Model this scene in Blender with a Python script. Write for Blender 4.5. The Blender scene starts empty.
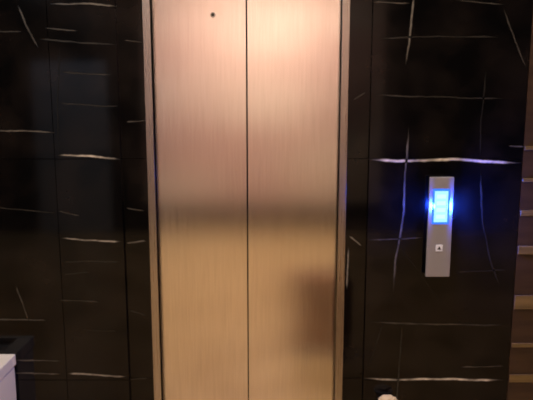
import bpy, bmesh, math, random
from mathutils import Vector
random.seed(4)
S=bpy.context.scene
S.view_settings.view_transform='Standard'
TH=math.radians(9); F=600.0
C=Vector((0.079,-2.4,1.58))
def W(px,py,Y=0.0):
    """real wall coordinates measured off the photo"""
    a=(px-266.5); b=(200-py)
    d=Vector((a, F*math.cos(TH)+b*math.sin(TH), -F*math.sin(TH)+b*math.cos(TH)))
    t=(Y-C.y)/d.y
    return C+d*t
# ---------- materials
def mat(name,col=(.5,.5,.5),rough=.5,metal=0,emit=None,es=0):
    m=bpy.data.materials.new(name); m.use_nodes=True
    b=m.node_tree.nodes['Principled BSDF']
    b.inputs['Base Color'].default_value=(*col,1)
    b.inputs['Roughness'].default_value=rough
    b.inputs['Metallic'].default_value=metal
    if emit:
        b.inputs['Emission Color'].default_value=(*emit,1); b.inputs['Emission Strength'].default_value=es
    return m,m.node_tree,b
def noise_mix(nt,b,c1,c2,scale,stretch=(1,1,1),lo=.35,hi=.65,detail=5):
    n=nt.nodes; l=nt.links
    tc=n.new('ShaderNodeTexCoord'); mp=n.new('ShaderNodeMapping'); mp.inputs['Scale'].default_value=stretch
    no=n.new('ShaderNodeTexNoise'); no.inputs['Scale'].default_value=scale; no.inputs['Detail'].default_value=detail
    cr=n.new('ShaderNodeValToRGB'); cr.color_ramp.elements[0].position=lo; cr.color_ramp.elements[1].position=hi
    cr.color_ramp.elements[0].color=(*c1,1); cr.color_ramp.elements[1].color=(*c2,1)
    l.new(tc.outputs['Object'],mp.inputs['Vector']); l.new(mp.outputs[0],no.inputs['Vector'])
    l.new(no.outputs['Fac'],cr.inputs[0]); l.new(cr.outputs[0],b.inputs['Base Color'])
    return cr,no
M={}
m,nt,b=mat('black_marble',(.004,.004,.004),.07); M['marble']=m
b.inputs['IOR'].default_value=1.33
noise_mix(nt,b,(.002,.002,.0025),(.010,.008,.008),5,lo=.4,hi=.75)
# veins: attribute driven blend
m,nt,b=mat('marble_vein',(.5,.5,.5),.2); M['vein']=m
at=nt.nodes.new('ShaderNodeAttribute'); at.attribute_name='vein'
mx=nt.nodes.new('ShaderNodeMix'); mx.data_type='RGBA'
mx.inputs[6].default_value=(.004,.004,.004,1); mx.inputs[7].default_value=(.72,.68,.66,1)
nt.links.new(at.outputs['Fac'],mx.inputs[0]); nt.links.new(mx.outputs[2],b.inputs['Base Color'])
b.inputs['IOR'].default_value=1.33
def steel(name,col,r,an):
    m,nt,b=mat(name,col,r,1)
    b.inputs['Anisotropic'].default_value=an
    cx=nt.nodes.new('ShaderNodeCombineXYZ'); cx.inputs[0].default_value=1
    nt.links.new(cx.outputs[0],b.inputs['Tangent'])
    tc=nt.nodes.new('ShaderNodeTexCoord'); mp=nt.nodes.new('ShaderNodeMapping'); mp.inputs['Scale'].default_value=(240,240,5.0)
    no=nt.nodes.new('ShaderNodeTexNoise'); no.inputs['Scale'].default_value=1; no.inputs['Detail'].default_value=3
    nt.links.new(tc.outputs['Object'],mp.inputs['Vector']); nt.links.new(mp.outputs[0],no.inputs['Vector'])
    mr=nt.nodes.new('ShaderNodeMapRange'); mr.inputs[3].default_value=r*.9; mr.inputs[4].default_value=r*1.1
    nt.links.new(no.outputs['Fac'],mr.inputs[0]); nt.links.new(mr.outputs[0],b.inputs['Roughness'])
    cr=nt.nodes.new('ShaderNodeValToRGB')
    cr.color_ramp.elements[0].position=.3; cr.color_ramp.elements[1].position=.7
    cr.color_ramp.elements[0].color=(*[c*.86 for c in col],1); cr.color_ramp.elements[1].color=(*col,1)
    nt.links.new(no.outputs['Fac'],cr.inputs[0]); nt.links.new(cr.outputs[0],b.inputs['Base Color'])
    return m
M['steel']=steel('brushed_steel',(.71,.67,.63),.19,.72)
M['jamb']=steel('jamb_steel',(.42,.39,.37),.28,.6)
M['panel']=mat('panel_aluminium',(.36,.38,.50),.42,.55)[0]
M['dark']=mat('dark_gap',(.006,.005,.005),.6)[0]
M['grout']=mat('grout',(.03,.028,.026),.7)[0]
M['lcd_rim']=mat('lcd_rim',(0,0,.02),.3,0,(.015,.12,1.0),2.2)[0]
M['lcd']=mat('lcd_glow',(0,0,.02),.3,0,(.30,.62,1.0),1.6)[0]
M['lcd_hot']=mat('lcd_segment',(0,0,.02),.3,0,(.42,.76,1.0),1.7)[0]
M['button']=mat('button_plastic',(.6,.6,.7),.35,0,(.7,.75,1),.12)[0]
M['arrow']=mat('arrow_mark',(.05,.05,.07),.5)[0]
m,nt,b=mat('wood_brown',(.06,.03,.015),.45); M['wood']=m
noise_mix(nt,b,(.026,.013,.008),(.045,.024,.013),4,(1,1,10))
m,nt,b=mat('brown_gold_strip',(.5,.3,.12),.5); M['bay_strip']=m
noise_mix(nt,b,(.11,.075,.028),(.19,.13,.05),4,(1,4,12))
m,nt,b=mat('golden_floor',(.6,.36,.14),.3); M['floor']=m
noise_mix(nt,b,(.52,.35,.17),(.76,.55,.30),2.2)
m,nt,b=mat('pink_plaster',(.7,.5,.42),.7); M['plaster']=m
noise_mix(nt,b,(.58,.36,.32),(.82,.68,.58),1.1,(1,1,1.8),.4,.6,2)
M['ceil']=mat('ceiling_paint',(.6,.52,.45),.8)[0]
M['greypanel']=mat('grey_blue_panel',(.46,.54,.70),.5)[0]
M['white']=mat('white_enamel',(.82,.84,.90),.3)[0]
M['paper']=mat('paper',(.75,.64,.48),.8)[0]
M['lamp']=mat('lamp_disc',(.9,.8,.7),.4,0,(1,.78,.52),6)[0]
M['leather']=mat('dark_leather',(.028,.010,.009),.5)[0]
M['case']=mat('maroon_case',(.20,.055,.03),.5)[0]
M['rubber']=mat('rubber',(.01,.01,.01),.7)[0]
# ---------- mesh helpers
def empty(name,loc=(0,0,0)):
    e=bpy.data.objects.new(name,None); S.collection.objects.link(e); e.location=loc; e.empty_display_size=.05; return e
def finish(name,bm,ms,parent=None,bevel=0,smooth=False,seg=2):
    me=bpy.data.meshes.new(name); bm.to_mesh(me); bm.free()
    for k in ms: me.materials.append(M[k])
    o=bpy.data.objects.new(name,me); S.collection.objects.link(o)
    if parent: o.parent=parent
    if bevel:
        md=o.modifiers.new('b','BEVEL'); md.width=bevel; md.segments=seg; md.limit_method='ANGLE'
    if smooth:
        for p in me.polygons: p.use_smooth=True
    return o
def box(bm,x0,x1,y0,y1,z0,z1,mi=0):
    v=[bm.verts.new(p) for p in [(x0,y0,z0),(x1,y0,z0),(x1,y1,z0),(x0,y1,z0),(x0,y0,z1),(x1,y0,z1),(x1,y1,z1),(x0,y1,z1)]]
    for f in [(0,3,2,1),(4,5,6,7),(0,1,5,4),(1,2,6,5),(2,3,7,6),(3,0,4,7)]:
        fc=bm.faces.new([v[i] for i in f]); fc.material_index=mi
def mbox(name,x0,x1,y0,y1,z0,z1,m,parent=None,bevel=0,seg=2):
    bm=bmesh.new(); box(bm,x0,x1,y0,y1,z0,z1); return finish(name,bm,[m],parent,bevel,seg=seg)
def lathe(bm,cx,cy,prof,n=40,mi=0):
    rings=[[bm.verts.new((cx+r*math.cos(2*math.pi*i/n),cy+r*math.sin(2*math.pi*i/n),z)) for i in range(n)] for r,z in prof]
    for a,b_ in zip(rings,rings[1:]):
        for i in range(n):
            f=bm.faces.new([a[i],a[(i+1)%n],b_[(i+1)%n],b_[i]]); f.material_index=mi; f.smooth=True
    bm.faces.new(rings[-1]).material_index=mi; bm.faces.new(rings[0][::-1]).material_index=mi
def ydisc(bm,cx,cz,y0,y1,r,n=24,mi=0):
    a=[bm.verts.new((cx+r*math.cos(2*math.pi*i/n),y0,cz+r*math.sin(2*math.pi*i/n))) for i in range(n)]
    c=[bm.verts.new((cx+r*math.cos(2*math.pi*i/n),y1,cz+r*math.sin(2*math.pi*i/n))) for i in range(n)]
    bm.faces.new(a).material_index=mi; bm.faces.new(c[::-1]).material_index=mi
    for i in range(n): bm.faces.new([a[(i+1)%n],a[i],c[i],c[(i+1)%n]]).material_index=mi
H=2.95; XL=-3.4; XR=3.4; YB=-5.0; XE=1.105
# ---------- room shell
mbox('floor',XL,XR,YB,.3,-.1,0,'floor')
mbox('ceiling',XL,XR,YB,.3,H,H+.1,'ceil')
# ---------- elevator wall
wall=empty('wall_north')
zj=[0,W(250,380).z,W(250,159).z,2.16,H]
g=.0013
bm=bmesh.new()
cols=[(XL,-2.35),(-2.35,-1.56),(-1.56,W(57,200).x),(W(57,200).x,-.505),(.49,XE)]
for x0,x1 in cols:
    for z0,z1 in zip(zj,zj[1:]): box(bm,x0+g,x1-g,0,.03,z0+g,z1-g)
for z0,z1 in zip(zj[3:],zj[4:]): box(bm,-.505+g,.49-g,0,.03,z0+g,z1-g)
finish('marble_slabs',bm,['marble'],wall)
bm=bmesh.new()
for x0,x1 in [(-.505,-.405),(.405,.49)]:
    for z0,z1 in zip(zj[:3],zj[1:4]): box(bm,x0,x1,.018,.05,z0+g,z1-g)
finish('portal_reveal_slabs',bm,['marble'],wall)
bm=bmesh.new(); box(bm,XL,-.41,.03,.2,0,H); box(bm,.41,XR,.03,.2,0,H); box(bm,-.41,.41,.03,.2,2.14,H)
finish('backing',bm,['grout'],wall)
# veins
vb=bmesh.new(); cl=vb.loops.layers.color.new('vein')
def vein(pts,w,inten,Y=-.0006,jit=.0012):
    inten*=.74; w*=.85
    P=[]
    for a,b_ in zip(pts,pts[1:]):
        L=(b_-a).length; n=max(2,int(L/.010))
        for i in range(n): P.append(a.lerp(b_,i/n))
    P.append(pts[-1]); n=len(P)
    ph=[random.uniform(0,6.28) for _ in range(4)]
    out=[]; s=0; wob=0; kk_=1
    for i,p in enumerate(P):
        if i: s+=(P[i]-P[i-1]).length
        t=(P[min(i+2,n-1)]-P[max(i-2,0)]); t.y=0; t.normalize(); nn=Vector((-t.z,0,t.x))
        wob=wob*.9+random.uniform(-1,1)*.0009; kk_=kk_*.8+.2*random.uniform(.2,1.6)
        o=jit*(math.sin(s*19+ph[0])*.6)+wob
        u=i/(n-1); tp=min(1,u*7+.15,(1-u)*7+.15)
        ww=w*(.45+.45*kk_)*tp
        k=min(1,inten*kk_)*min(1,u*8,(1-u)*8)
        c=p+nn*o
        out.append(([vb.verts.new((c.x+nn.x*q*ww,Y,c.z+nn.z*q*ww)) for q in (-1.5,-.35,.35,1.5)],k))
    for (a,ka),(b_,kb) in zip(out,out[1:]):
        for j in range(3):
            f=vb.faces.new([a[j],a[j+1],b_[j+1],b_[j]])
            ks=[(ka if j in(1,2) else 0),(ka if j+1 in(1,2) else 0),(kb if j+1 in(1,2) else 0),(kb if j in(1,2) else 0)]
            for lp,kk in zip(f.loops,ks): lp[cl]=(kk,kk,kk,1)
V=[ # px polylines, half width px, intensity
([(-6,131),(25,131),(56,133)],.9,.6),([(57,155),(90,156),(122,159)],1.1,1.0),([(60,238),(100,241),(122,242)],1.0,.85),
([(62,262),(122,262)],.8,.3),([(60,72),(112,75)],.8,.25),([(50,4),(90,4),(118,7)],.9,.5),([(38,39),(118,45)],.8,.25),
([(18,5),(26,26),(38,48)],.9,.33),([(-5,31),(22,32)],.7,.35),([(45,28),(78,31)],.7,.35),([(58,103),(120,106)],.7,.2),
([(-5,207),(56,213)],.8,.25),([(58,211),(80,216)],.8,.4),([(62,275),(90,272)],.7,.25),([(16,285),(22,303),(29,322)],.9,.4),
([(-5,319),(48,320)],.9,.5),([(58,300),(102,302)],.8,.35),([(66,373),(100,375),(128,377)],1.0,.7),([(14,360),(62,361)],.9,.55),
([(12,373),(62,374)],.9,.5),([(60,45),(57,110),(60,160)],.6,.1),([(80,330),(118,331)],.7,.15),
([(372,2),(410,3)],.8,.4),([(414,-6),(411,25),(405,66)],1.1,.6),([(367,159),(410,161),(455,159),(480,161),(523,163)],1.5,1.15),
([(372,94),(430,97),(508,99)],.8,.28),([(375,38),(440,36),(502,38)],.8,.22),([(409,125),(405,175),(404,210),(396,255),(393,296)],1.1,.5),
([(486,68),(481,120),(480,160)],.8,.2),([(480,170),(482,220),(490,260),(501,289)],1.0,.28),([(503,8),(517,45),(527,70)],.8,.35),
([(367,240),(400,239),(424,238)],.9,.45),([(366,322),(430,324),(508,325)],.9,.38),([(360,378),(395,380),(450,379),(505,380)],1.3,1.2),
([(460,367),(505,366)],.9,.5),([(402,325),(399,360),(396,408)],.9,.3),([(455,272),(508,270)],.7,.22),([(395,240),(440,300),(468,330)],.6,.08),
([(384,320),(374,350),(366,372)],.7,.2),([(455,0),(505,4)],.7,.3),([(508,146),(524,147)],1,.5)]
for pl,w,k in V: vein([W(x,y) for x,y in pl],w*.0041,k)
for pl,w,k in [([(349,236),(362,246)],1.0,.8),([(349,246),(347,290)],1.0,.7),([(126,243),(146,241)],1.,.6),([(126,122),(146,121)],.7,.35),
   ([(353,100),(366,92)],.8,.3),([(126,208),(145,211)],.7,.35),([(127,380),(148,378)],.8,.3),([(128,310),(146,316)],.6,.3),([(124,40),(143,42)],.6,.3)]:
    vein([W(x,y,.017) for x,y in pl],w*.0041,k,Y=.0172,jit=.0006)
for i in range(46):
    x=random.choice([random.uniform(XL+.1,-1.2),random.uniform(XL+.1,-1.2),random.uniform(.55,.8),random.uniform(-1,.8)]); 
    z=random.uniform(.05,2.85) if x<-1.2 else random.choice([random.uniform(.04,.3),random.uniform(2.2,2.9)])
    L=random.uniform(.12,.5)
    if random.random()<.75: a=Vector((x,0,z)); b_=Vector((min(x+L,-1.12 if x<-1.2 else 1.08),0,z+random.uniform(-.02,.02)))
    else: a=Vector((x,0,z)); b_=Vector((x+random.uniform(-.08,.05),0,max(.02,z-L*.4)))
    if min(a.z,b_.z)<2.2 and min(a.x,b_.x)<.5 and max(a.x,b_.x)>-.5: continue
    vein([a,(a+b_)/2+Vector((0,0,random.uniform(-.01,.01))),b_],random.uniform(.003,.006),random.uniform(.25,.7))
finish('marble_veins',vb,['vein'],wall)
# brown board on the right with thin raised gold-brown bands
bay=empty('trim_1')
mbox('bay_board',XE+.002,XR,0,.029,0,H,'wood',bay)
bm=bmesh.new()
for py,t in [(148,.008),(180,.008),(213,.012),(250,.018),(302,.030),(345,.010),(378,.018)]:
    z=W(522,py).z; box(bm,XE+.004,XR,-.006,-.001,z-t,z+t)
for z in (.1,.22): box(bm,XE+.004,XR,-.006,-.001,z-.02,z+.02)
finish('bay_strips',bm,['bay_strip'],bay,.002)
# ---------- elevator doors
ev=empty('elevator_doors')
HD=2.1
for nm,x0,x1 in [('door_leaf_a',-.385,-.0018),('door_leaf_b',.0018,.385)]:
    mbox(nm,x0,x1,.055,.085,.008,HD+.02,'steel',ev,.0015)
mbox('shaft_gap',-.405,.405,.09,.12,0,HD+.02,'dark',ev)
bm=bmesh.new(); kx=W(213,15,.055)
ydisc(bm,kx.x,kx.z,.051,.0549,.011,mi=0); ydisc(bm,kx.x,kx.z,.0502,.0509,.007,mi=1)
finish('release_keyhole',bm,['jamb','dark'],ev)
fr=empty('door_frame')
bm=bmesh.new()
for s in (-1,1):
    xs=sorted((s*.404,s*.372)); box(bm,xs[0],xs[1],.012,.052,0,HD+.035)
    xs=sorted((s*.404,s*.390)); box(bm,xs[0],xs[1],.052,.088,0,HD+.035)
finish('jambs',bm,['jamb'],fr,.002)
mbox('head',-.371,.371,.012,.052,HD,HD+.035,'jamb',fr,.002)
mbox('door_sill',-.371,.371,.002,.053,.0,.006,'jamb',fr)
# ---------- call panel
YP=-.036
def WP(x,y): return W(x,y,YP)
pc=(WP(431,177).x+WP(455,177).x)/2-.003; hw=.049
zt=WP(431,177).z; zb=WP(425,277).z
cp=empty('elevator_call_panel')
mbox('body',pc-hw,pc+hw,YP,-.024,zb,zt,'panel',cp,.003)
mbox('mount',pc-.022,pc+.022,-.0239,-.0002,zb+.03,zt-.03,'dark',cp)
l0=WP(440,190).z; l1=WP(440,223).z
mbox('screen_rim',pc-.034,pc+.034,YP-.0015,YP-.0002,l1-.004,l0+.004,'lcd_rim',cp,.0005)
mbox('screen',pc-.027,pc+.027,YP-.0025,YP-.0016,l1+.004,l0-.004,'lcd',cp)
bm=bmesh.new()
for i in range(4):
    z=l1+.026+i*(l0-l1-.052)/3; box(bm,pc-.018,pc+.018,YP-.0032,YP-.0026,z-.008,z+.008)
finish('screen_segments',bm,['lcd_hot'],cp)
bz=WP(438,248).z
mbox('call_button',pc-.014,pc+.014,YP-.004,YP-.0002,bz-.014,bz+.014,'button',cp,.002)
bm=bmesh.new(); vs=[bm.verts.new((pc+x,YP-.0043,bz+z)) for x,z in [(-.008,-.006),(.008,-.006),(0,.008)]]; bm.faces.new(vs)
finish('call_arrow',bm,['arrow'],cp)
# ---------- white bin bottom-left
wb=empty('white_trash_bin')
p=W(14,353,-.02); X1=p.x; top=p.z-.01; YF=-.20; YK=-.004
bm=bmesh.new(); box(bm,X1-.30,X1-.004,YF+.005,YK-.003,.02,top-.05); finish('bin_body',bm,['white'],wb,.012,seg=4)
mbox('bin_plinth',X1-.28,X1-.02,YF+.02,YK-.02,0,.02,'rubber',wb)
bm=bmesh.new()
box(bm,X1-.305,X1,YF,YF+.03,top-.048,top);box(bm,X1-.305,X1,YK-.03,YK,top-.048,top)
box(bm,X1-.305,X1-.24,YF+.03,YK-.03,top-.048,top);box(bm,X1-.065,X1,YF+.03,YK-.03,top-.048,top)
finish('bin_lid_ring',bm,['white'],wb,.004)
mbox('bin_flap',X1-.239,X1-.066,YF+.031,YK-.031,top-.045,top-.02,'jamb',wb,.003)
# ---------- slim waste stand, bottom right, crumpled tissue on top
p=W(388,396,-.05); ax=p.x; at_=p.z-.018; AY=-.05
bm=bmesh.new(); R=.030
lathe(bm,ax,AY,[(.045,0),(.045,.012),(R,.018),(R,at_-.02),(R+.008,at_-.012),(R+.010,at_),(R+.004,at_),(R,at_-.008)])
ash=finish('standing_ashtray',bm,['white'])
pr=bmesh.new()
bmesh.ops.create_icosphere(pr,subdivisions=3,radius=1)
for v in pr.verts:
    r=1+random.uniform(-.16,.16); v.co=Vector((ax+v.co.x*.036*r,AY+v.co.y*.026*r,at_+.002+v.co.z*.016*r))
o=finish('crumpled_tissue',pr,['paper'],None); o.parent=ash
# ---------- lobby behind the photographer (seen only as reflections)
ws=empty('wall_south')
bm=bmesh.new(); box(bm,XL,-1.45,YB-.1,YB,0,H); box(bm,1.5,XR,YB-.1,YB,0,H); finish('dark_cladding',bm,['wood'],ws)
mbox('plaster_field',-1.45,1.5,YB-.1,YB,0,H,'plaster',ws)
mbox('baseboard_south',-1.45,1.5,YB,YB+.03,0,.36,'leather',None,.003)
d=empty('reflection_panel')  # added unseen door shape, gives the left marble its blue-grey reflection
mbox('panel_board',-2.75,-1.85,YB+.001,YB+.04,0,2.1,'greypanel',d,.003)
mbox('lever',-1.98,-1.90,YB+.041,YB+.07,1.0,1.03,'jamb',d,.004)
mbox('wall_west',XL-.1,XL,YB,.3,0,H,'marble'); mbox('wall_east',XR,XR+.1,YB,.3,0,H,'wood')
# added unseen case, puts a dark patch into the right door's reflection
sc=empty('reflection_case')
SX=.25; SY=-1.32
mbox('shell',SX,SX+.36,SY,SY+.22,.05,.52,'case',sc,.04,4)
bm=bmesh.new()
for x in (SX+.05,SX+.31):
    for y in (SY+.05,SY+.17): box(bm,x-.015,x+.015,y-.015,y+.015,0,.055)
finish('wheels',bm,['rubber'],sc,.006)
bm=bmesh.new(); box(bm,SX+.12,SX+.13,SY+.1,SY+.11,.51,.55);box(bm,SX+.25,SX+.26,SY+.1,SY+.11,.51,.55);box(bm,SX+.12,SX+.26,SY+.095,SY+.115,.55,.565)
finish('handle',bm,['rubber'],sc,.003)
# ---------- lights
def area(name,loc,size,power,col,rot=(0,0,0),sy=None):
    l=bpy.data.lights.new(name,'AREA'); l.energy=power; l.color=col; l.shape='DISK' if sy is None else 'RECTANGLE'; l.size=size
    if sy: l.size_y=sy
    o=bpy.data.objects.new(name,l); S.collection.objects.link(o); o.location=loc; o.rotation_euler=rot; return o
W1=(1,.79,.57)
for i,(x,y,pw) in enumerate([(-.2,-.9,31),(1.4,-1.0,12),(-1.6,-1.2,11),(0,-3.2,27),(-2.3,-4.1,20)]):
    bm=bmesh.new(); lathe(bm,x,y,[(.11,H-.001),(.11,H-.012),(.085,H-.014)],mi=0); lathe(bm,x,y,[(.083,H-.0145),(.083,H-.016)],mi=1)
    finish('recessed_downlight',bm,['white','lamp'])
    area('downlight_%d'%i,(x,y,H-.03),.17,pw,W1 if i<4 else (.85,.9,1))  # the last, cool one is added to brighten the reflected grey panel
area('south_wall_fill',(0.1,YB+.9,H-.03),1.6,78,(1,.87,.76),(math.radians(-35),0,0),.25)  # added unseen lamp, brightens the plaster that the steel doors reflect
# added blue lamps hidden behind the call panel, imitating the display's halo
zc=(l0+l1)/2
for s in (-1,1):
    area('panel_halo_fill_%d'%(s+1),(pc+s*.024,-.013,zc),.016,(10,24)[s>0],(.015,.08,1),(0,math.radians(-90*s),0),.10)
w=bpy.data.worlds.new('w'); S.world=w; w.use_nodes=True
w.node_tree.nodes['Background'].inputs[0].default_value=(.5,.45,.5,1); w.node_tree.nodes['Background'].inputs[1].default_value=.1
# ---------- camera
cd=bpy.data.cameras.new('camera'); cd.sensor_width=36; cd.lens=36*F/533
cd.dof.use_dof=True; cd.dof.focus_distance=2.0; cd.dof.aperture_fstop=2.2
co=bpy.data.objects.new('camera',cd); S.collection.objects.link(co); co.location=C; co.rotation_euler=(math.radians(90)-TH,0,0)
S.camera=co
